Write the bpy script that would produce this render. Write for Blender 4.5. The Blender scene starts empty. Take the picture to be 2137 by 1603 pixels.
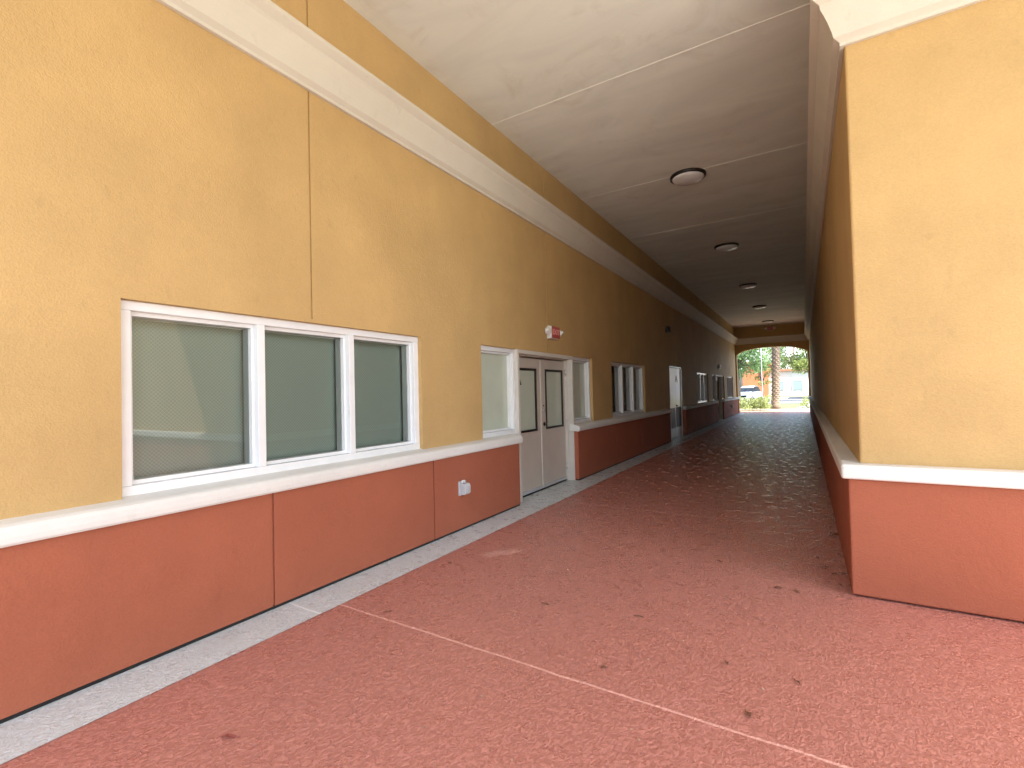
import bpy, bmesh, math, random
from mathutils import Vector, Matrix
random.seed(7)
S = bpy.context.scene
COL = S.collection
R = math.radians

# ------------------------------------------------------------------ camera
CAM_H = 1.6
YAW, PITCH, ROLL = 0.550774, 0.0188487, -0.0238484
f0 = Vector((-math.sin(YAW), math.cos(YAW), 0)); r0 = Vector((math.cos(YAW), math.sin(YAW), 0)); u0 = Vector((0, 0, 1))
f2 = f0*math.cos(PITCH) + u0*math.sin(PITCH); u2 = u0*math.cos(PITCH) - f0*math.sin(PITCH)
r3 = r0*math.cos(ROLL) + u2*math.sin(ROLL); u3 = u2*math.cos(ROLL) - r0*math.sin(ROLL)
cd = bpy.data.cameras.new('camera'); cam = bpy.data.objects.new('camera', cd); COL.objects.link(cam)
cam.matrix_world = Matrix(((r3.x, u3.x, -f2.x, 0), (r3.y, u3.y, -f2.y, 0), (r3.z, u3.z, -f2.z, CAM_H), (0, 0, 0, 1)))
cd.sensor_width = 36; cd.lens = 36*989.95/2137; cd.clip_start = 0.05; cd.clip_end = 1000
S.camera = cam

# ------------------------------------------------------------------ light
SUN = Vector((0.86, -0.5, 0)).normalized()*math.cos(R(57)) + Vector((0, 0, math.sin(R(57))))
w = bpy.data.worlds.new('World'); S.world = w; w.use_nodes = True
nt = w.node_tree; bg = nt.nodes['Background']
sky = nt.nodes.new('ShaderNodeTexSky'); sky.sky_type = 'NISHITA'; sky.sun_disc = False
sky.sun_elevation = R(57); sky.sun_rotation = math.atan2(SUN.x, SUN.y); sky.dust_density = 2.0
nt.links.new(sky.outputs[0], bg.inputs[0]); bg.inputs[1].default_value = 0.13
sd = bpy.data.lights.new('sun', 'SUN'); sd.energy = 4.0; sd.angle = R(0.53); sd.color = (1, 0.965, 0.92)
so = bpy.data.objects.new('sun', sd); COL.objects.link(so); so.rotation_euler = SUN.to_track_quat('Z', 'Y').to_euler(); so.location = (20, 10, 40)
S.view_settings.view_transform = 'Standard'; S.view_settings.look = 'None'
S.view_settings.exposure = 2.45; S.view_settings.gamma = 1
S.cycles.use_denoising = True
S.cycles.max_bounces = 10; S.cycles.diffuse_bounces = 6; S.cycles.caustics_reflective = False; S.cycles.caustics_refractive = False
S.cycles.sample_clamp_indirect = 6

# ------------------------------------------------------------------ materials
class NT:
    def __init__(s, name):
        s.m = bpy.data.materials.new(name); s.m.use_nodes = True; s.t = s.m.node_tree; s.b = s.t.nodes['Principled BSDF']
        s.co = s.t.nodes.new('ShaderNodeNewGeometry').outputs['Position']
    def n(s, typ, **k):
        nd = s.t.nodes.new(typ)
        for a, v in k.items(): setattr(nd, a, v)
        return nd
    def l(s, a, b): s.t.links.new(a, b)
    def scaled(s, v):
        m = s.n('ShaderNodeVectorMath', operation='MULTIPLY'); s.l(s.co, m.inputs[0]); m.inputs[1].default_value = v; return m.outputs[0]
    def noise(s, scale, detail=3, rough=.55, vec=None, dist=0):
        x = s.n('ShaderNodeTexNoise'); x.inputs['Scale'].default_value = scale; x.inputs['Detail'].default_value = detail
        x.inputs['Roughness'].default_value = rough; x.inputs['Distortion'].default_value = dist
        s.l(vec if vec is not None else s.co, x.inputs['Vector']); return x.outputs['Fac']
    def ramp(s, fac, a, b, ca=(0, 0, 0, 1), cb=(1, 1, 1, 1)):
        x = s.n('ShaderNodeValToRGB'); e = x.color_ramp.elements; e[0].position = a; e[1].position = b; e[0].color = ca; e[1].color = cb
        s.l(fac, x.inputs[0]); return x.outputs[0]
    def mix(s, fac, a, b, mode='MIX'):
        x = s.n('ShaderNodeMix', data_type='RGBA', blend_type=mode)
        for i, v in ((0, fac), (6, a), (7, b)):
            if hasattr(v, 'is_output'): s.l(v, x.inputs[i])
            else: x.inputs[i].default_value = v
        return x.outputs[2]
    def math(s, op, a, b=0.0):
        x = s.n('ShaderNodeMath', operation=op)
        for i, v in ((0, a), (1, b)):
            if hasattr(v, 'is_output'): s.l(v, x.inputs[i])
            else: x.inputs[i].default_value = v
        return x.outputs[0]
    def xyz(s):
        x = s.n('ShaderNodeSeparateXYZ'); s.l(s.co, x.inputs[0]); return x.outputs
    def bump(s, h, strength, dist):
        x = s.n('ShaderNodeBump'); x.inputs['Strength'].default_value = strength; x.inputs['Distance'].default_value = dist
        s.l(h, x.inputs['Height']); s.l(x.outputs[0], s.b.inputs['Normal'])
    def set(s, **k):
        for a, v in k.items():
            i = s.b.inputs[a.replace('_', ' ')]
            if hasattr(v, 'is_output'): s.l(v, i)
            else: i.default_value = v
        return s.m

def c4(c, k=1): return (c[0]*k, c[1]*k, c[2]*k, 1)
def plain(name, c, rough=.5, metal=0, spec=.5, var=.08, vs=6, **k):
    t = NT(name); f = t.noise(vs, 4)
    t.set(Base_Color=t.mix(t.ramp(f, .3, .7), c4(c, 1-var), c4(c, 1+var)), Roughness=rough, Metallic=metal, Specular_IOR_Level=spec, **k)
    return t.m
def stucco(name, c, fine=95, bs=.55, var=.09, streak=.09, rough=.68, grain=.08):
    t = NT(name)
    big = t.ramp(t.noise(1.1, 5, .6), .3, .7)
    st = t.ramp(t.noise(1, 4, .6, t.scaled((2.2, 2.2, .25))), .35, .75)
    col = t.mix(big, c4(c, 1-var), c4(c, 1+var)); col = t.mix(t.math('MULTIPLY', st, streak*2), col, c4(c, .75))
    g = t.noise(fine, 3, .6); g2 = t.noise(fine*.28, 2)
    col = t.mix(t.ramp(g, .35, .65), t.mix(grain, col, (0, 0, 0, 1)), col)
    sp = t.ramp(t.noise(9, 6, .7, t.scaled((1, 1, .55))), .60, .70); col = t.mix(t.math('MULTIPLY', sp, .24), col, c4(c, .62))
    t.bump(t.math('ADD', g, t.math('MULTIPLY', g2, .8)), bs, .005)
    return t.set(Base_Color=col, Roughness=rough, Specular_IOR_Level=.28)

YEL = (.535, .35, .148); RED = (.365, .112, .06); CREAM = (.61, .565, .48)
M = {}
M['yellow'] = stucco('yellow stucco', YEL)
M['red'] = stucco('terracotta stucco', RED, streak=.10, rough=.8)
M['cream'] = stucco('cream stucco', CREAM, fine=120, bs=.15, var=.04, grain=.03)
M['cap'] = stucco('white sill paint', (.72, .70, .66), fine=60, bs=.1, var=.05, streak=.1, rough=.6, grain=.025)
M['dark'] = plain('dark void', (.012, .011, .01), .9)
M['white'] = plain('white vinyl frame', (.76, .77, .78), .17, var=.03)
M['doorpaint'] = plain('taupe door paint', (.54, .475, .41), .3, var=.05, vs=3)
M['doorframe'] = plain('pale door frame paint', (.60, .56, .50), .45, var=.04)
M['blackmetal'] = plain('black bronze metal', (.018, .013, .011), .4, .3)
M['steel'] = plain('brushed steel', (.62, .61, .60), .28, 1)
M['plastic'] = plain('white plastic', (.72, .70, .66), .45)
M['lidplastic'] = plain('cloudy outlet lid', (.50, .51, .53), .25)
M['greyplastic'] = plain('grey weatherproof plastic', (.45, .46, .48), .3)
M['leafbrown'] = plain('dry leaf', (.14, .055, .028), .7, var=.3, vs=40)
M['leafpale'] = plain('pale dry leaf', (.5, .38, .26), .7, var=.3, vs=40)
M['lampglass'] = plain('frosted lamp glass', (.79, .79, .79), .22, spec=.6, var=.03)
M['darkdoor'] = plain('dark lower door panel', (.03, .022, .02), .4)
def glass():
    t = NT('window glass'); t.t.nodes.remove(t.b)
    tr = t.n('ShaderNodeBsdfTransparent'); tr.inputs[0].default_value = (.90, .95, .92, 1)
    gl = t.n('ShaderNodeBsdfGlossy'); gl.inputs['Roughness'].default_value = .015
    fr = t.n('ShaderNodeFresnel'); fr.inputs[0].default_value = 1.52
    k = t.math('MINIMUM', t.math('MULTIPLY', fr.outputs[0], 1.35), 1)
    mx = t.n('ShaderNodeMixShader'); t.l(k, mx.inputs[0]); t.l(tr.outputs[0], mx.inputs[1]); t.l(gl.outputs[0], mx.inputs[2])
    t.l(mx.outputs[0], t.t.nodes['Material Output'].inputs[0]); return t.m
M['glass'] = glass()
def blind(name, ca, cb, cell):
    t = NT(name); o = t.xyz()
    a = t.math('ADD', o[1], o[2]); b = t.math('SUBTRACT', o[1], o[2])
    def saw(v): return t.math('ABSOLUTE', t.math('SUBTRACT', t.math('FRACT', t.math('DIVIDE', v, cell)), .5))
    d = t.math('MAXIMUM', saw(a), saw(b))
    t.set(Base_Color=t.mix(t.ramp(d, .36, .46), c4(ca), c4(cb)), Roughness=.8, Specular_IOR_Level=.1)
    return t.m
M['blind'] = blind('diamond woven blind', (.315, .36, .32), (.40, .455, .41), .026)
M['shadepane'] = plain('pale green window film', (.51, .56, .46), .12, var=.05, vs=2.5)  # opaque pane colour stands in for a pale shade behind clear glass
M['shade'] = plain('pale green roller shade', (.74, .78, .66), .8, var=.06)

def floor_mat(name, base, dark, light, joints, spec=.6, rough=.31, patch=True):
    t = NT(name); o = t.xyz()
    big = t.ramp(t.noise(.9, 5, .65), .3, .72)
    flake = t.noise(50, 3, .55, t.scaled((1, .7, 1)), dist=.8); fl = t.ramp(flake, .42, .62)
    spk = t.ramp(t.noise(95, 2, .5), .64, .76)
    col = t.mix(fl, c4(dark), c4(base)); col = t.mix(t.math('MULTIPLY', spk, .35), col, c4(light))
    col = t.mix(t.math('MULTIPLY', big, .22), col, c4(dark, .85))
    stn = t.ramp(t.noise(2.6, 6, .7, dist=1.2), .56, .72); col = t.mix(t.math('MULTIPLY', stn, .18), col, c4(dark, .6))
    if patch:
        p = t.n('ShaderNodeVectorMath', operation='SUBTRACT'); t.l(t.co, p.inputs[0]); p.inputs[1].default_value = (-2.63, 4.0, 0)
        rot = t.n('ShaderNodeVectorRotate', rotation_type='Z_AXIS'); t.l(p.outputs[0], rot.inputs[0]); rot.inputs['Angle'].default_value = -.85
        sc = t.n('ShaderNodeVectorMath', operation='MULTIPLY'); t.l(rot.outputs[0], sc.inputs[0]); sc.inputs[1].default_value = (3.0, 9, 1)
        ln = t.n('ShaderNodeVectorMath', operation='LENGTH'); t.l(sc.outputs[0], ln.inputs[0])
        m = t.math('MULTIPLY', t.math('ADD', ln.outputs['Value'], t.math('MULTIPLY', t.noise(26, 4, .6), 2.2)), .4)
        col = t.mix(t.math('MULTIPLY', t.ramp(m, .66, .74, (1, 1, 1, 1), (0, 0, 0, 1)), .7), col, c4(light))
    wob = t.math('MULTIPLY', t.math('SUBTRACT', t.noise(3.5, 4, .6), .5), .03)
    yy = t.math('ADD', o[1], wob); jm = None
    for j in joints:
        d = t.math('ABSOLUTE', t.math('SUBTRACT', yy, j)); jm = d if jm is None else t.math('MINIMUM', jm, d)
    wj = t.math('ADD', jm, t.math('MULTIPLY', t.noise(14, 2), .006))
    col = t.mix(t.math('MULTIPLY', t.ramp(wj, .0085, .0125, (1, 1, 1, 1), (0, 0, 0, 1)), .85), col, c4(light, 1.2))
    h = t.math('ADD', t.math('MULTIPLY', fl, 1.0), t.math('MULTIPLY', t.noise(140, 2), .35))
    t.bump(h, .75, .0032)
    rg = t.math('ADD', rough-.12, t.math('MULTIPLY', t.ramp(t.noise(7, 5, .7), .38, .62), .34))
    return t.set(Base_Color=col, Roughness=rg, Specular_IOR_Level=spec)
M['floor'] = floor_mat('terracotta deck coating', (.56, .235, .188), (.42, .165, .128), (.70, .38, .32), [2.43, 6.3, 10.2, 14.1, 18, 21.9, 25.8, 29.7])
M['strip'] = floor_mat('pale grey deck coating', (.66, .71, .71), (.57, .62, .62), (.74, .78, .78), [2.25, 6.3, 10.2, 14.1, 18, 21.9, 25.8, 29.7], patch=False)
def ceil_mat():
    t = NT('plaster ceiling')
    a = t.ramp(t.noise(1, 5, .6, t.scaled((.5, 1.6, 1)), dist=.8), .3, .7); g = t.noise(120, 3)
    c = (.74, .755, .685)
    col = t.mix(a, c4(c, .88), c4(c, 1.06)); st = t.ramp(t.noise(1.5, 6, .65, dist=1), .56, .70); col = t.mix(t.math('MULTIPLY', st, .22), col, (.42, .36, .26, 1)); t.bump(t.math('ADD', g, t.math('MULTIPLY', t.noise(2.2, 3), 6)), .2, .004)
    return t.set(Base_Color=col, Roughness=.75, Specular_IOR_Level=.35)
M['ceiling'] = ceil_mat()
M['bead'] = plain('ceiling joint bead', (.82, .82, .75), .6)

# ------------------------------------------------------------------ mesh helpers
class MB:
    def __init__(s): s.bm = bmesh.new(); s.mats = []
    def mi(s, m):
        if m not in s.mats: s.mats.append(m)
        return s.mats.index(m)
    def face(s, pts, m, smooth=False):
        f = s.bm.faces.new([s.bm.verts.new(p) for p in pts]); f.material_index = s.mi(m); f.smooth = smooth; return f
    def box(s, x0, x1, y0, y1, z0, z1, m, skip=''):
        v = [s.bm.verts.new((x, y, z)) for x in (x0, x1) for y in (y0, y1) for z in (z0, z1)]
        F = {'-x': (0, 1, 3, 2), '+x': (4, 6, 7, 5), '-y': (0, 4, 5, 1), '+y': (2, 3, 7, 6), '-z': (0, 2, 6, 4), '+z': (1, 5, 7, 3)}
        for k, q in F.items():
            if k in skip.split(): continue
            f = s.bm.faces.new([v[i] for i in q]); f.material_index = s.mi(m)
    def loft(s, rings, m, cap=True, smooth=False, closed=True):
        V = [[s.bm.verts.new(p) for p in r] for r in rings]; n = len(V[0]); mi = s.mi(m)
        for a, b in zip(V, V[1:]):
            for i in range(n if closed else n-1):
                f = s.bm.faces.new((a[i], a[(i+1) % n], b[(i+1) % n], b[i])); f.material_index = mi; f.smooth = smooth
        if cap:
            for q in (V[0][::-1], V[-1]):
                f = s.bm.faces.new(q); f.material_index = mi
    def lathe(s, prof, c, m, axis='z', n=32, smooth=True, cap=False):
        rings = []
        for r, h in prof:
            ring = []
            for i in range(n):
                a = 2*math.pi*i/n; p = (r*math.cos(a), r*math.sin(a), h)
                if axis == 'x': p = (h, p[0], p[1])
                if axis == 'y': p = (p[0], h, p[1])
                ring.append((c[0]+p[0], c[1]+p[1], c[2]+p[2]))
            rings.append(ring)
        s.loft(rings, m, cap, smooth)
    def tube(s, pts, rad, m, n=10, smooth=True):
        pts = [Vector(p) for p in pts]; rings = []
        for i, p in enumerate(pts):
            d = (pts[min(i+1, len(pts)-1)] - pts[max(i-1, 0)]).normalized()
            a = d.orthogonal().normalized() if i == 0 else (a - d*a.dot(d)).normalized()
            b = d.cross(a); rr = rad[i] if isinstance(rad, (list, tuple)) else rad
            rings.append([p + (a*math.cos(2*math.pi*k/n) + b*math.sin(2*math.pi*k/n))*rr for k in range(n)])
        s.loft(rings, m, True, smooth)
    def build(s, name, parent=None, bevel=0, seg=2, merge=True, origin=None, recalc=True):
        if merge: bmesh.ops.remove_doubles(s.bm, verts=s.bm.verts, dist=1e-5)
        if recalc: bmesh.ops.recalc_face_normals(s.bm, faces=s.bm.faces)
        off = Vector((0, 0, 0)); p = parent
        while p: off += p.location; p = p.parent
        if origin is not None: off = Vector(origin)
        bmesh.ops.translate(s.bm, verts=s.bm.verts, vec=-off)
        me = bpy.data.meshes.new(name); s.bm.to_mesh(me); s.bm.free()
        for m in s.mats: me.materials.append(m)
        o = bpy.data.objects.new(name, me); COL.objects.link(o)
        if parent: o.parent = parent
        elif origin is not None: o.location = origin
        if bevel:
            b = o.modifiers.new('bevel', 'BEVEL'); b.width = bevel; b.segments = seg; b.limit_method = 'ANGLE'; b.angle_limit = R(40)
        return o
def tag(o, label, cat, group=None, kind=None):
    if label: o['label'] = label
    if cat: o['category'] = cat
    if group: o['group'] = group
    if kind: o['kind'] = kind
    return o
def thing(name, label, cat, loc=(0, 0, 0), group=None):
    o = bpy.data.objects.new(name, None); COL.objects.link(o); o.location = loc; o.empty_display_size = .2
    return tag(o, label, cat, group)
def structure(o, label=None): o['kind'] = 'structure'; return o
def copy_tree(o, parent=None):
    c = o.copy(); COL.objects.link(c); c.parent = parent
    for ch in list(o.children): copy_tree(ch, c)
    return c
def text_mesh(name, body, size, depth, m, parent, loc, rot):
    cu = bpy.data.curves.new(name, 'FONT'); cu.body = body; cu.size = size; cu.extrude = depth; cu.align_x = 'CENTER'; cu.align_y = 'CENTER'; cu.offset = size*.012
    tmp = bpy.data.objects.new(name+'_tmp', cu); COL.objects.link(tmp)
    bpy.context.view_layer.update()
    me = bpy.data.meshes.new_from_object(tmp.evaluated_get(bpy.context.evaluated_depsgraph_get()))
    bpy.data.objects.remove(tmp); me.materials.clear(); me.materials.append(m)
    o = bpy.data.objects.new(name, me); COL.objects.link(o); o.parent = parent; o.location = loc; o.rotation_euler = rot
    return o

def wall_yz(mb, X, y0, y1, z0, z1, holes, m, side=1):
    """A wall face in the plane x = X looking toward side*x; holes: (ya, yb, za, zb, depth, back material or None)."""
    ys = sorted({y0, y1, *[h[0] for h in holes], *[h[1] for h in holes]}); zs = sorted({z0, z1, *[h[2] for h in holes], *[h[3] for h in holes]})
    ys = [v for v in ys if y0 <= v <= y1]; zs = [v for v in zs if z0 <= v <= z1]
    for a, b in zip(ys, ys[1:]):
        for c, d in zip(zs, zs[1:]):
            ym, zm = (a+b)/2, (c+d)/2
            if any(h[0] < ym < h[1] and h[2] < zm < h[3] for h in holes): continue
            mb.face([(X, a, c), (X, b, c), (X, b, d), (X, a, d)], m)
    for ya, yb, za, zb, dp, back in holes:
        B = X - side*dp
        if ya > y0: mb.face([(X, ya, za), (B, ya, za), (B, ya, zb), (X, ya, zb)], m)
        if yb < y1: mb.face([(X, yb, za), (X, yb, zb), (B, yb, zb), (B, yb, za)], m)
        if zb < z1: mb.face([(X, ya, zb), (B, ya, zb), (B, yb, zb), (X, yb, zb)], m)
        if za > z0: mb.face([(X, ya, za), (X, yb, za), (B, yb, za), (B, ya, za)], m)
        if back: mb.face([(B, ya, za), (B, yb, za), (B, yb, zb), (B, ya, zb)], back)

# ------------------------------------------------------------------ dimensions
XW, XP = -3.55, -3.468         # yellow face, terracotta face
Y0, Y1 = -3.0, 32.3
ZC = 5.3
XR = 0.35                      # face of the opposite wall
YB = 4.5                       # where the opposite wall begins
SH = 18.33

# ------------------------------------------------------------------ setting
mb = MB(); mb.face([(-300, -300, -.05), (300, -300, -.05), (300, 300, -.05), (-300, 300, -.05)], plain('lawn soil', (.10, .13, .045), .95, var=.35, vs=.8)); structure(mb.build('ground'))
mb = MB(); mb.face([(-3.6, -.4, 0), (1.7, -.4, 0), (1.7, YB+.01, 0), (-3.6, YB+.01, 0)], M['floor'])
mb.face([(-3.6, YB+.01, 0), (XR+.01, YB+.01, 0), (XR+.01, 35.4, 0), (-3.6, 35.4, 0)], M['floor']); structure(mb.build('floor'))
mb = MB(); mb.face([(XP-.3, Y0, .004), (-3.088, Y0, .004), (-3.088, Y1, .004), (XP-.3, Y1, .004)], M['strip']); structure(mb.build('path'))
conc = plain('pale concrete', (.40, .385, .35), .85, var=.08, vs=2)  # plain pale grey concrete for all the paving
mb = MB()
mb.face([(4.3, -60, -.02), (40, -60, -.02), (40, YB+20, -.02), (4.3, YB+20, -.02)], conc)
mb.face([(-30, -60, -.024), (4.3, -60, -.024), (4.3, Y0, -.024), (-30, Y0, -.024)], conc)
mb.face([(-3.6, Y0, -.004), (4.3, Y0, -.004), (4.3, -.4, -.004), (-3.6, -.4, -.004)], conc)  # unseen bay floor kept pale concrete to cut red bounce on the ceiling
mb.face([(1.7, -.4, -.004), (4.3, -.4, -.004), (4.3, YB+.01, -.004), (1.7, YB+.01, -.004)], conc)
structure(mb.build('pavement'))
mb = MB()
mb.face([(-.9, 35.4, -.012), (6, 35.4, -.012), (4, 52, -.012), (.4, 52, -.012)], conc); structure(mb.build('footpath'))
mb = MB(); asph = plain('pale worn asphalt', (.17, .17, .17), .9, var=.12, vs=1.5)
mb.face([(-60, 52, -.016), (60, 52, -.016), (60, 84, -.016), (-60, 84, -.016)], asph); structure(mb.build('road'))
# ceiling with its control joint beads; over the open bay an added sun-blocking canopy
mb = MB()
mb.box(-4.2, 4.4, Y0, YB, ZC, ZC+.5, M['ceiling'], '+y'); mb.box(-4.2, XR+.6, YB, Y1+.35, ZC, ZC+.5, M['ceiling'], '-y')
mb.face([(XR+.6, YB, ZC), (4.4, YB, ZC), (4.4, YB, ZC+.5), (XR+.6, YB, ZC+.5)], M['ceiling'])
for y in (-.6, 2.4, 5.41, 8.48, 11.35, 14.3, 17.3, 20.3, 23.3, 26.3, 29.3):
    mb.box(XW, 4.3 if y < YB else XR, y-.007, y+.007, ZC-.004, ZC+.02, M['bead'], '+z')
structure(mb.build('ceiling', merge=False))

# ------------------------------------------------------------------ left building
B = thing('arcade_building', 'long yellow stucco building with terracotta wainscot, white windows and doors along the covered walkway', 'building', (-3.6, 14.6, 0))
W1 = (1.22, 3.90); W2 = (9.93, 12.46); W3 = (W1[0]+SH+.17, W1[1]+SH); W4 = (W2[0]+SH, W2[1]+SH)
ZT, ZB = 2.24, 1.0
DG = [0, SH]
holes = []
for a, b in (W1, W2, W3, W4): holes.append((a, b, ZB, ZT, .40, None))
for s in DG: holes.append((5.03+s, 8.82+s, .9, ZT, .40, None))
D3 = (15.15, 16.85); holes.append((D3[0], D3[1], .9, 2.34, .40, None)); 
D0 = (-2.6, -.9)
for y in (-1.9, 2.548, 6.925, 11.2, 15.95, 20.9, 25.25, 29.5):   # vertical control joints, cut by the openings
    zlow = .9
    for a, b in ((W1[0]-.1, W1[1]+.1), (W2[0], W2[1]), (W3[0], W3[1]), (W4[0], W4[1]), (5.03, 8.82), (5.03+SH, 8.82+SH), D3):
        if a < y < b: zlow = ZT + .03 if (a, b) != D3 else 2.37
    holes.append((y-.008, y+.008, zlow, ZC, .014, M['yellow']))
mb = MB(); wall_yz(mb, XW, Y0, Y1, .9, ZC, holes, M['yellow']); mb.build('upper_wall', B, merge=False)
# solid body behind the wall
mb = MB(); mb.box(-12, -3.95, Y0, Y1+.3, -.05, ZC+.9, M['yellow']); mb.box(-3.95, XW, Y0, Y0+.05, 0, ZC, M['yellow']); mb.build('building_body', B)
# wainscot runs and caps
runs = [(Y0, 5.80), (7.87, 14.8), (17.0, 5.80+SH), (7.87+SH, Y1)]
grooves = [-1.6, .3, 2.126, 3.968, 9.9, 11.8, 13.6, 18.9, 20.8, 22.6, 27.7]
for a, b in runs:
    mb = MB(); hs = [(g-.009, g+.009, .028, .9, .014, M['red']) for g in grooves if a < g < b]
    wall_yz(mb, XP, a, b, .028, .9, hs, M['red'])
    mb.box(XP-.2, XP, a, b, .028, .9, M['red'], '+x'); mb.box(XP-.3, XP-.006, a+.004, b-.004, -.01, .034, M['dark'], '+z')
    mb.build('wainscot', B, merge=False)
    prof = [(XW-.06, .885), (XP+.032, .885), (XP+.045, .897), (XP+.048, .93), (XP+.045, .965), (XP+.03, .985), (XP+.005, .996), (XW-.06, 1.018)]
    mb = MB(); e0 = .05 if a > Y0 else 0; e1 = .05 if b < Y1-.1 else 0
    def ring(y, k=1.0): return [(XW-.06 + (x-XW+.06)*k if x > XW else x, y, .885+(z-.885)*(1 if k == 1 else .95)+(0 if k == 1 else .003)) for x, z in prof]
    R_ = [ring(a-e0, .9), ring(a-e0+.018), ring(b+e1-.018), ring(b+e1, .9)]
    mb.loft(R_, M['cap'], True); mb.build('sill_cap', B, bevel=.006)
# cornice
CP = [(0, 4.235), (.03, 4.235), (.032, 4.262), (.072, 4.292)] + [(.072+.082*(.55*t+.45*t*t), 4.292+.2*t) for t in (.02, .2, .4, .6, .8, 1)] + [(.156, 4.50), (.158, 4.524), (.214, 4.566), (.217, 4.572), (.215, 4.602), (0, 4.61)]
mb = MB(); mb.loft([[(XW+x, y, z) for x, z in CP] for y in (Y0, Y1)], M['cream'], True); mb.build('cornice', B)

def window(parent, a, b, n, zb=ZB, zt=ZT, xf=-3.595, name='window', blindm='blind', fl=.07, fr=.07):
    """Outer frame as the part; mullions, sash, panes and blinds are its sub-parts."""
    F = M['white']; mb = MB(); fw = .062; d = -3.76
    mb.box(d, xf, a, b, zt-fw, zt-.001, F); mb.box(d, xf, a, b, zb+.001, zb+.075, F)
    mb.box(d, xf-.002, a, a+fl, zb+.075, zt-fw, F); mb.box(d, xf-.002, b-fr, b, zb+.075, zt-fw, F)
    w = mb.build(name, parent, bevel=.005)
    ia, ib = a+fl, b-fr; mw = .062; pw = (ib-ia-(n-1)*mw)/n
    for i in range(n):
        p0 = ia+i*(pw+mw); p1 = p0+pw
        if i < n-1:
            mb = MB(); mb.box(d, xf+.004, p1, p1+mw, zb+.075, zt-fw, F); mb.build('mullion', w, bevel=.004)
        mb = MB(); xs = xf-.045; sw = .028
        mb.box(d, xs, p0, p1, zb+.075, zb+.075+sw, F); mb.box(d, xs, p0, p1, zt-fw-sw, zt-fw, F)
        mb.box(d, xs-.001, p0, p0+sw*.7, zb+.075+sw, zt-fw-sw, F); mb.box(d, xs-.001, p1-sw*.7, p1, zb+.075+sw, zt-fw-sw, F)
        mb.build('sash', w, bevel=.003)
        mb = MB(); mb.face([(-3.685, p0+sw*.6, zb+.09), (-3.685, p1-sw*.6, zb+.09), (-3.685, p1-sw*.6, zt-fw-sw*.8), (-3.685, p0+sw*.6, zt-fw-sw*.8)], M['shadepane' if blindm == 'shade' else 'glass']); mb.build('pane', w, recalc=False)
        mb = MB(); mb.box(-3.80, -3.79, p0-.02, p1+.02, zb, zt, M[blindm]); mb.build('blind', w)
    return w
window(B, *W1, 3); window(B, *W2, 3); window(B, *W3, 3); window(B, *W4, 3)

def leaf_glass(door, y0, y1, z0, z1, X, hw):
    mb = MB(); k = M['blackmetal']; t = .035
    mb.box(X-.01, X+.014, y0, y1, z0, z0+t, k); mb.box(X-.01, X+.014, y0, y1, z1-t, z1, k)
    mb.box(X-.01, X+.013, y0, y0+t, z0+t, z1-t, k); mb.box(X-.01, X+.013, y1-t, y1, z0+t, z1-t, k); mb.build('glass_frame', door, bevel=.003)
    mb = MB(); mb.face([(X-.012, y0+.01, z0+.01), (X-.012, y1-.01, z0+.01), (X-.012, y1-.01, z1-.01), (X-.012, y0+.01, z1-.01)], M['shadepane']); mb.build('pane', door, recalc=False)
    mb = MB(); mb.box(X-.03, X-.0125, y0, y1, z0, z1, M['dark'], '+x'); mb.build('glass_stop', door)

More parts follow.
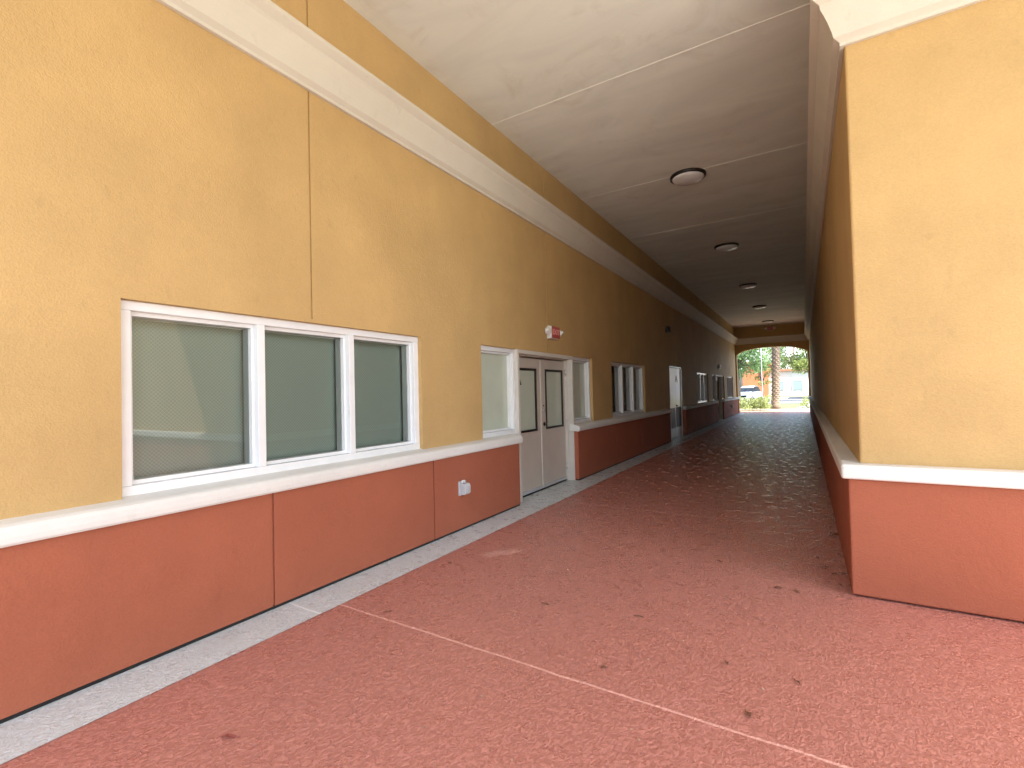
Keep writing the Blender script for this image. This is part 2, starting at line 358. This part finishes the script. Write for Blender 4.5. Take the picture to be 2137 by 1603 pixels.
def lever(door, y, z, X):
    mb = MB(); mb.lathe([(.001, X), (.034, X), (.036, X+.006), (.026, X+.014), (.011, X+.018), (.011, X+.05), (.001, X+.05)], (0, y, z), M['blackmetal'], 'x', 20)
    mb.tube([(X+.045, y, z), (X+.05, y+.03, z+.002), (X+.05, y+.08, z-.004), (X+.045, y+.125, z-.012)], [.010, .009, .008, .007], M['steel']); mb.build('lever_handle', door)
def double_door(s, letter=True):
    X = -3.70; ya, yc, yb = 5.995+s, 6.925+s, 7.855+s
    F = M['doorframe']; mb = MB()
    mb.box(-3.9, XW+.006, ya-.055, ya, .004, ZT-.06, F); mb.box(-3.9, XW+.006, yb, yb+.055, .004, ZT-.06, F); mb.box(-3.9, XW+.004, ya-.055, yb+.055, ZT-.06, ZT-.002, F)
    mb.box(-3.9, X+.055, ya, ya+.015, .004, ZT-.075, F); mb.box(-3.9, X+.055, yb-.015, yb, .004, ZT-.075, F); mb.box(-3.9, X+.056, ya, yb, ZT-.075, ZT-.06, F)
    mb.box(-3.9, X+.02, ya-.05, yb+.05, -.02, .010, M['blackmetal'])
    d = mb.build('double_door', B, bevel=.004)
    for i, (p, q) in enumerate(((ya+.018, yc-.002), (yc+.002, yb-.018))):
        g0, g1 = (p+.155, q-.155) if i == 0 else (p+.155, q-.085)
        mb = MB(); wall_yz(mb, X, p, q, .022, 2.145, [(g0, g1, .98, 1.985, .045, None)], M['doorpaint'])
        mb.box(X-.045, X, p, q, .022, 2.145, M['doorpaint'], '+x -x'); mb.build('door_leaf', d, merge=False)
        leaf_glass(d, g0, g1, .98, 1.985, X, .1)
    mb = MB(); mb.box(X, X+.012, yc-.022, yc+.022, .03, 2.14, M['doorframe']); mb.build('astragal', d, bevel=.004)
    lever(d, yc+.095, 1.07, X)
    mb = MB(); mb.lathe([(.001, X), (.03, X), (.03, X+.012), (.018, X+.02), (.001, X+.022)], (0, yc+.085, 1.295), M['steel'], 'x', 20); mb.build('deadbolt', d)
    mb = MB(); mb.lathe([(.001, X), (.012, X), (.012, X+.008), (.001, X+.009)], (0, yc+.08, 1.375), M['blackmetal'], 'x', 12); mb.build('peephole', d)
    for q in (ya, yc):
        mb = MB(); mb.box(X+.0, X+.016, q+.02, q+.9, .03, .075, M['greyplastic']); mb.build('door_sweep', d)
    for zz in (.25, 1.1, 1.95):
        mb = MB(); mb.lathe([(.001, zz-.055), (.011, zz-.055), (.011, zz+.055), (.001, zz+.055)], (X+.022, yb-.012, 0), M['steel'], 'z', 10); mb.build('hinge', d)
    # letter on the left glass, mostly behind the jamb
    off = Vector((-3.6, 14.6, 0))
    text_mesh('letter', 'A', .26, .002, M['blackmetal'], d, Vector((X-.005, ya+.22, 1.80))-off, (R(90), 0, R(90)))
    # sidelights
    window(B, 5.03+s, ya-.055, 1, zb=1.0, name='sidelight', blindm='shade', fr=.055)
    window(B, yb+.055, 8.82+s, 1, zb=1.0, name='sidelight', blindm='shade', fl=.04)
    for p, q in ((5.03+s, ya-.055), (yb+.055, 8.82+s)):
        mb = MB(); mb.box(-3.95, XW-.02, p, q, 0, .998, M['red']); mb.build('low_wall', B)
for s in DG: double_door(s)
# plain double door in the middle of the wall
X = -3.572; mb = MB(); F = M['white']; a, b = D3
mb.box(-3.9, XW+.006, a, a+.05, .004, 2.29, F); mb.box(-3.9, XW+.006, b-.05, b, .004, 2.29, F); mb.box(-3.9, XW+.004, a, b, 2.29, 2.338, F)
d = mb.build('service_door', B, bevel=.004); yc = (a+b)/2
wd = plain('white door paint', (.80, .77, .75), .2, var=.03)
for p, q in ((a+.052, yc-.003), (yc+.003, b-.052)):
    mb = MB(); mb.box(X-.045, X, p, q, .02, 2.285, wd); mb.build('door_leaf', d, bevel=.003)
    mb = MB(); mb.box(X, X+.006, p+.02, q-(.10 if q < yc else .02), .36, 1.0, M['darkdoor']); mb.build('lower_panel', d)  # thin dark sheet over the lower half of each leaf
    mb = MB(); mb.box(X, X+.005, p+.02, q-.02, .03, .33, M['steel']); mb.build('kick_plate', d)
lever(d, yc+.1, 1.06, X)
off = Vector((-3.6, 14.6, 0))
text_mesh('letter', 'A', .32, .002, M['blackmetal'], d, Vector((X+.004, yc+.16, 1.92))-off, (R(90), 0, R(90))).scale = (1.7, 1, 1)

# ------------------------------------------------------------------ arch wall at the far end
A = thing('arch_wall', 'yellow stucco end wall with a wide arched opening at the far end of the walkway', 'wall', (-1.6, 32.3, 0))
def arch_pts(x0, x1, zs, zt, n=28):
    cx = (x0+x1)/2; hw = (x1-x0)/2; out = []
    for i in range(n+1):
        x = x0+(x1-x0)*i/n; t = (x-cx)/hw; out.append((x, zs+(zt-zs)*(max(0, 1-abs(t)**2.6))**.75))
    return out
ax0, ax1 = -3.47, .27; AP = arch_pts(ax0, ax1, 3.60, 3.99)
mb = MB(); Yf, Yk = Y1-.02, Y1+.33
for Y in (Yf, Yk):
    for (xa, za), (xb, zb) in zip(AP, AP[1:]): mb.face([(xa, Y, za), (xb, Y, zb), (xb, Y, ZC), (xa, Y, ZC)], M['yellow'])
    mb.face([(-4.2, Y, 0), (ax0, Y, 0), (ax0, Y, 3.60), (ax0, Y, ZC), (-4.2, Y, ZC)], M['yellow'])
    mb.face([(ax1, Y, 0), (1.0, Y, 0), (1.0, Y, ZC), (ax1, Y, ZC), (ax1, Y, 3.60)], M['yellow'])
for (xa, za), (xb, zb) in zip(AP, AP[1:]): mb.face([(xa, Yf, za), (xb, Yf, zb), (xb, Yk, zb), (xa, Yk, za)], M['yellow'])
for x in (ax0, ax1): mb.face([(x, Yf, 0), (x, Yk, 0), (x, Yk, 3.6), (x, Yf, 3.6)], M['yellow'])
mb.build('wall', A, merge=False)
mb = MB(); mb.loft([[(x, Yf-d, z) for d, z in CP] for x in (XW+.02, XR)], M['cream'], True); mb.build('cornice', A)
mb = MB(); mb.box(XW, ax0+.03, Yf-.05, Yk+.04, .01, .89, M['red']); mb.build('wainscot', A)
mb = MB(); mb.box(XW, ax0+.07, Yf-.09, Yk+.08, .89, 1.0, M['cap']); mb.build('sill_cap', A, bevel=.02)

# ------------------------------------------------------------------ building across the walkway
O = thing('facing_building', 'yellow stucco building with terracotta base closing the right side of the walkway', 'building', (.4, 18, 0))
mb = MB()
mb.box(XR, 12, YB, Y1+.3, -.05, ZC+.9, M['yellow']); mb.build('wall', O, bevel=.018, seg=3)
d = .082
mb = MB()
mb.box(XR-d, 12, YB-d, YB+.1, .014, .89, M['red']); mb.box(XR-d, XR+.05, YB+.1, Y1-.1, .014, .888, M['red'])
mb.build('wainscot', O, bevel=.012, seg=3, merge=False)
mb = MB()
mb.box(XR-d-.045, 12, YB-d-.045, YB+.1, .89, 1.0, M['cap']); mb.box(XR-d-.045, XR+.05, YB+.1, Y1-.1, .89, .999, M['cap'])
mb.build('sill_cap', O, bevel=.018, seg=3, merge=False)
mb = MB()
mb.loft([[(XR-x, y, z) for x, z in CP] if y > YB+.5 else [(XR-x, YB-x, z) for x, z in CP] for y in (YB, Y1)], M['cream'], True)
mb.loft([[(XR-x if X < 1 else X, YB-x, z) for x, z in CP] for X in (XR, 12)], M['cream'], True)
mb.build('cornice', O, merge=False)

# post for the added sun-blocking canopy, out of view on the open side
cp0 = thing('added_canopy_column', 'square cream column with terracotta base holding the added canopy beside the walkway', 'column', (4.05, -2.4, 0), 'added canopy columns')
mb = MB(); mb.box(3.85, 4.25, -2.6, -2.2, 1.0, ZC, M['cream']); mb.build('shaft', cp0, bevel=.01)
mb = MB(); mb.box(3.78, 4.32, -2.67, -2.13, 0, .9, M['red']); mb.build('base', cp0, bevel=.01)
mb = MB(); mb.box(3.74, 4.36, -2.71, -2.09, .9, 1.0, M['cap']); mb.build('cap', cp0, bevel=.015)

# ------------------------------------------------------------------ ceiling lights
def ceiling_light(y, label):
    t = thing('ceiling_light', label, 'ceiling light', (-1.6, y, ZC), 'round ceiling lights')
    mb = MB(); mb.lathe([(.20, ZC), (.292, ZC), (.297, ZC-.012), (.292, ZC-.04), (.270, ZC-.052), (.255, ZC-.046), (.25, ZC-.02)], (-1.6, y, 0), M['blackmetal'], n=48); mb.build('ring', t)
    prof = [(.262*math.cos(a), ZC-.044-.075*math.sin(a)) for a in [i*math.pi/2/10 for i in range(11)]]; prof[-1] = (.001, prof[-1][1])
    mb = MB(); mb.lathe(prof, (-1.6, y, 0), M['lampglass'], n=48); mb.build('glass_dome', t)
ceiling_light(8.60, 'round dark-rimmed ceiling light nearest the viewer, largest of the row of five')
ceiling_light(13.45, 'second round dark-rimmed ceiling light from the viewer along the ceiling')
ceiling_light(19.05, 'third and middle round dark-rimmed ceiling light along the ceiling')
ceiling_light(24.4, 'fourth round dark-rimmed ceiling light, second from the arch')
ceiling_light(30.2, 'small far round ceiling light beside the hanging exit sign at the arch')

# ------------------------------------------------------------------ exit signs
ef = NT('red exit panel'); EXF = ef.set(Base_Color=(.44, .085, .075, 1), Roughness=.35)
el = NT('exit letters'); EXL = el.set(Base_Color=(.88, .42, .38, 1), Roughness=.35)
def exit_sign(label, y, z, grp='combination exit signs'):
    t = thing('exit_sign', label, 'exit sign', (XW, y, z), grp)
    mb = MB(); mb.box(XW, XW+.045, y-.16, y+.16, z-.105, z+.105, M['plastic']); mb.box(XW+.045, XW+.085, y-.15, y+.15, z-.098, z+.098, M['plastic']); mb.build('housing', t, bevel=.008)
    mb = MB(); mb.box(XW+.085, XW+.092, y-.148, y+.148, z-.096, z+.096, EXF); mb.build('face_panel', t, bevel=.003)
    text_mesh('exit_lettering', 'EXIT', .125, .002, EXL, t, (.094, 0, 0), (R(90), 0, R(90)))
    for s in (-1, 1):
        mb = MB(); c = Vector((XW+.055, y+s*.235, z+.015))
        mb.tube([(XW+.04, y+s*.15, z+.03), (XW+.05, y+s*.2, z+.02)], .012, M['plastic'])
        ax = Vector((.72, s*.25, -.62)).normalized()
        mb.tube([c-ax*.045, c-ax*.02, c+ax*.025, c+ax*.04], [.028, .045, .055, .052], M['plastic'], 16); mb.build('lamp_head', t)
    return t
exit_sign('red faced exit sign with two white lamp heads above the nearer glazed double door', 7.06, 2.58)
exit_sign('far exit sign with white lamp heads above the glazed double door near the arch', 25.3, 2.66)
t = exit_sign('small exit sign hanging high on the arch wall beside the last ceiling light', 7.06, 2.58)
t.location = (-1.6, Y1-.02, 5.09); t.rotation_euler = (0, 0, R(-90)); t['group'] = 'combination exit signs'

# ------------------------------------------------------------------ wall fittings
def outlet(label, y, z):
    t = thing('outlet_cover', label, 'outlet cover', (XP, y, z), 'weatherproof outlet covers')
    mb = MB(); mb.box(XP, XP+.028, y-.062, y+.062, z-.085, z+.08, M['greyplastic']); mb.build('back_box', t, bevel=.006)
    mb = MB()
    prof = [(XP+.028, z-.075), (XP+.085, z-.07), (XP+.10, z-.05), (XP+.10, z+.03), (XP+.085, z+.055), (XP+.028, z+.06)]
    mb.loft([[(x, yy, zz) for x, zz in prof] for yy in (y-.052, y+.052)], M['lidplastic'], True)
    for k in range(4): mb.box(XP+.035+.016*k, XP+.043+.016*k, y-.056, y-.050, z-.06, z+.045, M['greyplastic'])
    mb.build('bubble_lid', t, bevel=.008)
    mb = MB(); mb.tube([(XP+.03, y-.02, z+.055), (XP+.03, y-.02, z+.085), (XP+.03, y+.02, z+.085), (XP+.03, y+.02, z+.055)], .008, M['plastic']); mb.build('hinge', t)
    return t
outlet('grey weatherproof outlet cover on the red base between the big window and first door', 4.45, .50)
outlet('far weatherproof outlet cover on the red base close to the arch', 28.85, .58)
t = thing('wall_speaker', 'small dark box high on the yellow wall above the plain white door', 'wall box', (XW, 14.95, 3.44))
mb = MB(); mb.box(XW, XW+.09, 14.82, 15.08, 3.35, 3.53, M['blackmetal']); mb.build('housing', t, bevel=.01)
mb = MB()
for k in range(6): mb.box(XW+.09, XW+.096, 14.84, 15.06, 3.37+.026*k, 3.382+.026*k, M['dark'])
mb.build('grille', t)

# ------------------------------------------------------------------ fallen leaves
def leaf(x, y, ang, L, W, label, m, grp):
    mb = MB(); n = 5; top = []; bot = []
    for i in range(n+1):
        u = i/n; hw = W*math.sin(math.pi*min(.98, max(.02, u)))*.5*(1.15-.4*u); zz = .004+.012*math.sin(u*2.6)*W/.03*.5
        top.append((L*(u-.5), hw, zz+.004)); bot.append((L*(u-.5), -hw, zz+.006*math.sin(u*5)))
    mid = [(a[0], 0, max(.003, (a[2]+b[2])/2-.004)) for a, b in zip(top, bot)]
    for row in (top, bot):
        for i in range(n): mb.face([row[i], row[i+1], mid[i+1], mid[i]], m)
    mb.tube([(L*.5, 0, .004), (L*.5+L*.25, .002, .004)], .0012, m, 5)
    o = mb.build('fallen_leaf'); o.location = (x, y, .002); o.rotation_euler = (0, 0, ang)
    sm = o.modifiers.new('thick', 'SOLIDIFY'); sm.thickness = .0012
    return tag(o, label, 'leaf', grp)
G = 'dry leaves on the walkway floor'
LB, LP = M['leafbrown'], M['leafpale']
leaf(-1.03, 2.61, .9, .036, .022, 'dark brown oval leaf just beyond the near floor joint, left of its twin', LB, G)
leaf(-.428, 3.0, 1.8, .038, .026, 'dark brown oval leaf beyond the near floor joint, right of its twin', LB, G)
leaf(-.278, 2.58, 2.0, .05, .03, 'largest dark brown leaf lying close beyond the right end of the floor joint', LB, G)
leaf(-.09, 4.30, 1.5, .05, .04, 'round dark leaf at the right edge of the walkway floor', LB, G)
leaf(-.222, 4.31, .4, .05, .035, 'curled two-tone leaf a little left of the round dark leaf', LB, G)
leaf(-1.04, 3.32, .1, .06, .010, 'thin dark twig-like leaf in the middle of the red floor', LB, G)
leaf(-1.71, 3.18, .1, .06, .010, 'thin dark sliver leaf left of the middle of the red floor', LB, G)
leaf(-2.365, 1.216, .5, .07, .022, 'reddish narrow leaf on the floor at the lower left corner', plain('red dry leaf', (.22, .05, .035), .6), G)
leaf(-2.894, 3.51, 1.0, .03, .018, 'tiny dark leaf on red floor beside the pale strip below the scuffed patch', LB, G)
leaf(-2.67, 2.51, .9, .06, .012, 'thin dark leaf just above the start of the floor joint by the pale strip', LB, G)
leaf(-.077, 2.99, 2.2, .05, .014, 'thin brown leaf at the right edge beyond the floor joint', LB, G)
leaf(-3.40, 3.85, .5, .035, .02, 'pale cream leaf scrap against the foot of the terracotta base', LP, G)
leaf(-3.56, 6.45, .3, .04, .02, 'grey scrap lying in front of the door threshold', LB, G)
rl = random.Random(11)
for i in range(48):
    y = 4.6 + 11*rl.random()**1.4; x = .3 - 1.5*rl.random()**1.5*(.4+y/16)
    leaf(min(x, .24), y, rl.uniform(0, 6), rl.uniform(.02, .055), rl.uniform(.010, .026), 'small dry brown leaf among the scattered litter on the dim far floor', LB, G)
for i in range(16):
    leaf(rl.uniform(-1.9, -.2), rl.uniform(1.7, 4.2), rl.uniform(0, 6), .009, .005, 'tiny pale fleck on the near red floor', LP, 'pale flecks on the floor')

# ------------------------------------------------------------------ planting beyond the arch
def foliage(mb, c, rad, n, size, m, rnd, flat=1.0):
    for _ in range(n):
        while True:
            p = Vector((rnd.uniform(-1, 1), rnd.uniform(-1, 1), rnd.uniform(-1, 1)))
            if .25 < p.length < 1: break
        p = Vector((c[0]+p.x*rad[0], c[1]+p.y*rad[1], c[2]+p.z*rad[2]))
        d = Vector((rnd.gauss(0, 1), rnd.gauss(0, 1), rnd.gauss(0, 1)*flat)).normalized(); e = d.orthogonal().normalized(); e.rotate(Matrix.Rotation(rnd.uniform(0, 6.28), 3, d))
        s = size*rnd.uniform(.6, 1.4); u = e*s; v = d.cross(e)*s*.45
        mb.face([p-u, p-v*.9, p+u, p+v*.9], m)
def leafmat(name, c, tr=.35):
    t = NT(name); f = t.ramp(t.noise(1.3, 3), .3, .7); col = t.mix(f, c4(c, .7), c4(c, 1.35))
    t.set(Base_Color=col, Roughness=.55, Specular_IOR_Level=.3)
    tl = t.n('ShaderNodeBsdfTranslucent'); t.l(col, tl.inputs[0]); mx = t.n('ShaderNodeMixShader'); mx.inputs[0].default_value = tr
    t.l(t.b.outputs[0], mx.inputs[1]); t.l(tl.outputs[0], mx.inputs[2]); t.l(mx.outputs[0], t.t.nodes['Material Output'].inputs[0]); return t.m
LG = leafmat('bright hedge leaves', (.27, .31, .11)); TG = leafmat('tree leaves', (.17, .27, .11), .5); YG = leafmat('yellow green leaves', (.22, .26, .08), .5)
bark = plain('bark', (.16, .12, .09), .9, var=.3, vs=9)
rnd = random.Random(3)
def hedge(label, x0, x1, y0, y1, h, n):
    t = thing('hedge', label, 'hedge', ((x0+x1)/2, (y0+y1)/2, 0))
    mb = MB()
    for i in range(n):
        x = rnd.uniform(x0, x1); y = rnd.uniform(y0, y1); top = h*(.86+.14*math.sin(x*2.3+y)+rnd.uniform(-.08, .08))
        foliage(mb, (x, y, rnd.uniform(.12, top)), (.16, .16, .1), 9, .055, LG, rnd)
    mb.build('leaves', t, merge=False)
    mb = MB()
    for i in range(14):
        x = rnd.uniform(x0, x1); y = rnd.uniform(y0, y1); mb.tube([(x, y, -.05), (x+rnd.uniform(-.1, .1), y, h*.6)], [.018, .008], bark, 6)
    mb.build('stems', t)
hedge('low bright green clipped hedge outside the arch, left of the palm trunk', -6.2, -1.95, 36.0, 37.6, 1.02, 800)
hedge('small bright green shrub outside the arch at the right of the path', -.15, 3.2, 36.4, 37.9, .95, 330)
mb = MB(); mb.face([(-9, 35.4, -.008), (-.9, 35.4, -.008), (-.3, 39.8, -.008), (-9, 39.8, -.008)], plain('pale mulch bed', (.24, .19, .12), .95, var=.3, vs=12)); structure(mb.build('planting_bed_ground'))

P = thing('palm_tree', 'tall palm with rough boot-scarred trunk standing behind the hedge outside the arch', 'palm tree', (-1.72, 39.5, 0))
mb = MB(); px, py = -1.72, 39.5; lean = lambda z: px-.06+.03*z
mb.tube([(lean(z), py, z) for z in (-.1, .3, 1, 3, 6, 8.5)], [.36, .30, .27, .26, .25, .25], plain('palm trunk fibre', (.20, .15, .11), .9, var=.3, vs=14), 14)
pb = plain('palm leaf boots', (.30, .24, .19), .9, var=.3, vs=8)
for r_ in range(52):
    z = .35 + r_*.15
    for k in range(7):
        a = 2*math.pi*(k+.5*(r_ % 2))/7; e = Vector((math.cos(a), math.sin(a), 0)); tt = Vector((-e.y, e.x, 0)); c = Vector((lean(z), py, z))+e*.235
        q = [c-tt*.10, c+tt*.10, c+tt*.045+e*.085+Vector((0, 0, .13)), c-tt*.045+e*.085+Vector((0, 0, .13))]
        mb.face(q, pb); mb.face([q[3], q[2], c+tt*.05+Vector((0, 0, .15)), c-tt*.05+Vector((0, 0, .15))], pb)
mb.build('trunk', P, merge=False)
mb = MB()
for k in range(26):
    a = k*2.4; el_ = rnd.uniform(-.3, 1.1); pts = []
    for i in range(8):
        u = i/7; pts.append(Vector((lean(8.5)+math.cos(a)*math.cos(el_)*2.8*u, py+math.sin(a)*math.cos(el_)*2.8*u, 8.5+math.sin(el_)*2.8*u-1.6*u*u)))
    mb.tube(pts, [.03-.024*i/7 for i in range(8)], TG, 5)
    for i in range(1, 8):
        for j in range(3):
            p = pts[i-1].lerp(pts[i], j/3); dr = (pts[i]-pts[i-1]).normalized(); sd = dr.cross(Vector((0, 0, 1))).normalized()
            for s_ in (-1, 1): mb.face([p-dr*.02, p+dr*.02, p+dr*.2+sd*s_*.55+Vector((0, 0, -.2))], TG)
mb.build('crown', P, merge=False)

def tree(label, x, y, h, cr, m, n=26, per=130, leafs=.16, trunk=.2):
    t = thing('broadleaf_tree', label, 'tree', (x, y, 0), 'trees beyond the arch')
    mb = MB(); base = h*.42; mb.tube([(x, y, -.1), (x+.1, y, base*.5), (x, y, base), (x+.1, y, h*.8)], [trunk*1.2, trunk, trunk*.8, trunk*.2], bark, 10)
    cl = []
    for i in range(n):
        a = rnd.uniform(0, 6.28); rr = cr*rnd.uniform(.15, 1)**.7; zz = rnd.uniform(h*.38, h); k = 1-.5*abs((zz-h*.65)/(h*.38))
        c = Vector((x+math.cos(a)*rr*k, y+math.sin(a)*rr*k, zz)); cl.append(c)
        if i % 2 == 0: mb.tube([(x, y, base*rnd.uniform(.8, 1.2)), (x*.5+c.x*.5, y*.5+c.y*.5, (base+c.z)/2+.2), c], [.07, .045, .015], bark, 6)
    mb.build('trunk', t)
    mb = MB()
    for c in cl: foliage(mb, c, (cr*.32, cr*.32, cr*.24), per, leafs, m, rnd)
    mb.build('crown', t, merge=False)
tree('dense green tree beyond the arch, left of the palm trunk', -6.2, 58, 8.5, 3.4, TG, 34, 150)
tree('yellow green tree standing to the right of the palm trunk outside', 0.6, 60, 8.0, 2.8, YG, 28, 140)
tree('pale green tree behind the orange building seen over the left hedge', -11.5, 88, 12, 4.5, TG, 30, 140, .22)
tree('large green tree far off between the two background buildings', -1.5, 104, 14, 5.5, TG, 34, 150, .26)
tree('small warm yellow tree in front of the orange wall', -4.9, 74, 5.2, 1.5, YG, 16, 110, .12, .1)

# ------------------------------------------------------------------ houses, car, lamp post outside
OR = stucco('orange house stucco', (.52, .16, .075)); PW = stucco('pale house stucco', (.62, .60, .58)); RT = plain('clay roof', (.30, .13, .08), .8, var=.2)
bw = plain('bluish window', (.22, .30, .36), .15)
H = thing('orange_house', 'pale house with a bright orange wall block across the road, seen left of the palm', 'house', (-8, 96, 0))
mb = MB(); mb.box(-16, -9.2, 95, 106, -.05, 4.4, PW); mb.build('pale_wall', H)
mb = MB(); mb.box(-9.2, -5.2, 93.5, 106, -.05, 5.6, OR); mb.build('orange_wall', H)
mb = MB(); mb.box(-5.2, 2.5, 96, 106, -.05, 4.3, PW); mb.build('pale_wall', H)
for z, x0, x1, y in ((4.4, -16.4, -9.0, 94.6), (5.6, -9.6, -4.8, 93.1), (4.3, -5.3, 2.9, 95.6)):
    mb = MB(); mb.box(x0, x1, y, 106.4, z, z+.35, RT if z != 5.6 else OR); mb.build('roof', H)
for x0, x1, z0, z1, yy in ((-15, -13.4, .9, 2.4, 95), (-12.2, -10.2, .3, 2.6, 95), (-4.4, -3.0, 1, 2.5, 96), (-1.6, -.2, 1, 2.5, 96)):
    mb = MB(); mb.box(x0, x1, yy-.08, yy-.01, z0, z1, bw); wn = mb.build('window', H)
    mb = MB(); mb.box(x0-.1, x0, yy-.12, yy-.01, z0-.1, z1+.1, M['white']); mb.box(x1, x1+.1, yy-.12, yy-.01, z0-.1, z1+.1, M['white']); mb.box(x0, x1, yy-.12, yy-.01, z1, z1+.1, M['white']); mb.build('frame', wn)
H2 = thing('gabled_house', 'pale house with gabled roof and brown awning outside at the right of the arch', 'house', (4.5, 72, 0))
mb = MB(); mb.box(.6, 12, 70, 80, -.05, 3.6, PW)
mb.face([(.6, 70, 3.6), (12, 70, 3.6), (6.3, 70, 7.4)], PW); mb.face([(.6, 80, 3.6), (12, 80, 3.6), (6.3, 80, 7.4)], PW); mb.build('wall', H2, merge=False)
mb = MB()
for s_ in (-1, 1):
    xe = 6.3+s_*6.2; mb.loft([[(6.3, y, 7.45), (xe, y, 3.32), (xe, y, 3.5), (6.3, y, 7.7)] for y in (69.5, 80.5)], plain('pale shingle', (.42, .36, .33), .85), True)
mb.build('roof', H2, merge=False)
mb = MB(); mb.loft([[(x, 70, 3.0), (x, 68.7, 2.5), (x, 68.7, 2.35), (x, 70, 2.35)] for x in (1.3, 4.2)], plain('brown awning', (.16, .06, .045), .8), True); mb.build('awning', H2)
mb = MB(); mb.box(1.5, 2.5, 69.92, 69.99, 0, 2.2, M['blackmetal']); mb.build('door', H2)
for x0 in (2.9, 5.2, 7.6):
    mb = MB(); mb.box(x0, x0+1.2, 69.92, 69.99, .9, 2.3, bw); wn = mb.build('window', H2)
    mb = MB(); mb.box(x0-.08, x0+1.28, 69.9, 69.985, .8, .9, M['white']); mb.build('sill', wn)

paint = NT('white car paint').set(Base_Color=(.70, .71, .73, 1), Roughness=.25, Coat_Weight=.6)
tyre = plain('tyre rubber', (.02, .02, .02), .8); cg = plain('dark car glass', (.02, .025, .03), .08)
def car(label, x, y, ang):
    t = thing('parked_car', label, 'car', (x, y, 0)); t.rotation_euler = (0, 0, ang)
    L = lambda: MB()
    def fin(m_, name, par=t, **k): return m_.build(name, par, origin=(0, 0, 0), **k) if False else _b(m_, name, par, **k)
    def _b(m_, name, par, bevel=0):
        o = m_.build(name, None, bevel=bevel); o.parent = par; return o
    st = [(-2.25, .42, .80, .80), (-2.15, .34, .98, .86), (-1.2, .30, 1.08, .92), (0, .28, 1.10, .93), (1.0, .28, 1.12, .93), (2.0, .32, 1.10, .90), (2.3, .45, .95, .82)]
    mb = L(); mb.loft([[(-w_*.96, y_, z0), (-w_, y_, z0+.25), (-w_*.97, y_, z1-.12), (-w_*.84, y_, z1), (w_*.84, y_, z1), (w_*.97, y_, z1-.12), (w_, y_, z0+.25), (w_*.96, y_, z0)] for y_, z0, z1, w_ in st], paint, True, True); body = _b(mb, 'body', t)
    mb = L(); gl = [(-1.25, 1.07, .82, .01), (-.55, 1.55, .70, .5), (.4, 1.72, .66, .6), (1.6, 1.68, .64, .6), (2.15, 1.12, .76, .02)]
    mb.loft([[(-.82, y_, 1.05), (-w_, y_, z1), (w_, y_, z1), (.82, y_, 1.05)] for y_, z1, w_, _ in gl], cg, True); _b(mb, 'windows', t)
    mb = L(); mb.loft([[(-w_-.01, y_, z1-.04), (-w_+.05, y_, z1+.03), (w_-.05, y_, z1+.03), (w_+.01, y_, z1-.04)] for y_, z1, w_, _ in gl[1:4]], paint, True, True); _b(mb, 'roof', t)
    for sx in (-1, 1):
        for yy in (-1.45, 1.4):
            mb = L(); mb.lathe([(.2, -.11), (.33, -.11), (.34, 0), (.33, .11), (.2, .11)], (sx*.80, yy, .34), tyre, 'x', 24); wh = _b(mb, 'wheel', t)
            mb = L(); mb.lathe([(.001, sx*.09), (.2, sx*.1), (.2, sx*.06)], (sx*.80, yy, .34), M['steel'], 'x', 16); rm = _b(mb, 'rim', wh)
        mb = L(); mb.box(sx*.62-.17, sx*.62+.17, -2.27, -2.12, .70, .84, M['lampglass']); _b(mb, 'headlight', t, .02)
    mb = L(); mb.box(-.5, .5, -2.28, -2.2, .45, .66, M['dark']); _b(mb, 'grille', t, .01)
car('white car with dark windscreen parked across the road beyond the left hedge', -5.6, 62.5, R(-12))
LPo = thing('lamp_post', 'thin grey lamp post standing by the road just left of the palm trunk', 'lamp post', (-3.55, 54, 0))
mb = MB(); mb.tube([(-3.55, 54, -.05), (-3.55, 54, .5), (-3.55, 54, 7.2)], [.05, .024, .02], M['greyplastic'], 10); mb.build('pole', LPo)
mb = MB(); mb.lathe([(.05, 7.2), (.2, 7.3), (.22, 7.45), (.1, 7.62), (.01, 7.66)], (-3.55, 54, 0), M['blackmetal'], n=16); mb.build('lamp_head', LPo)
# hedge line and trees on the open right side and behind, seen in the window glass
hedge('clipped green hedge at the edge of the pavement right of the added canopy', 9, 10.2, -14, 3.6, 1.1, 160)
tree('green tree on the right beyond the pavement by the added canopy', 17, -6, 7.5, 3.0, TG, 22, 100)
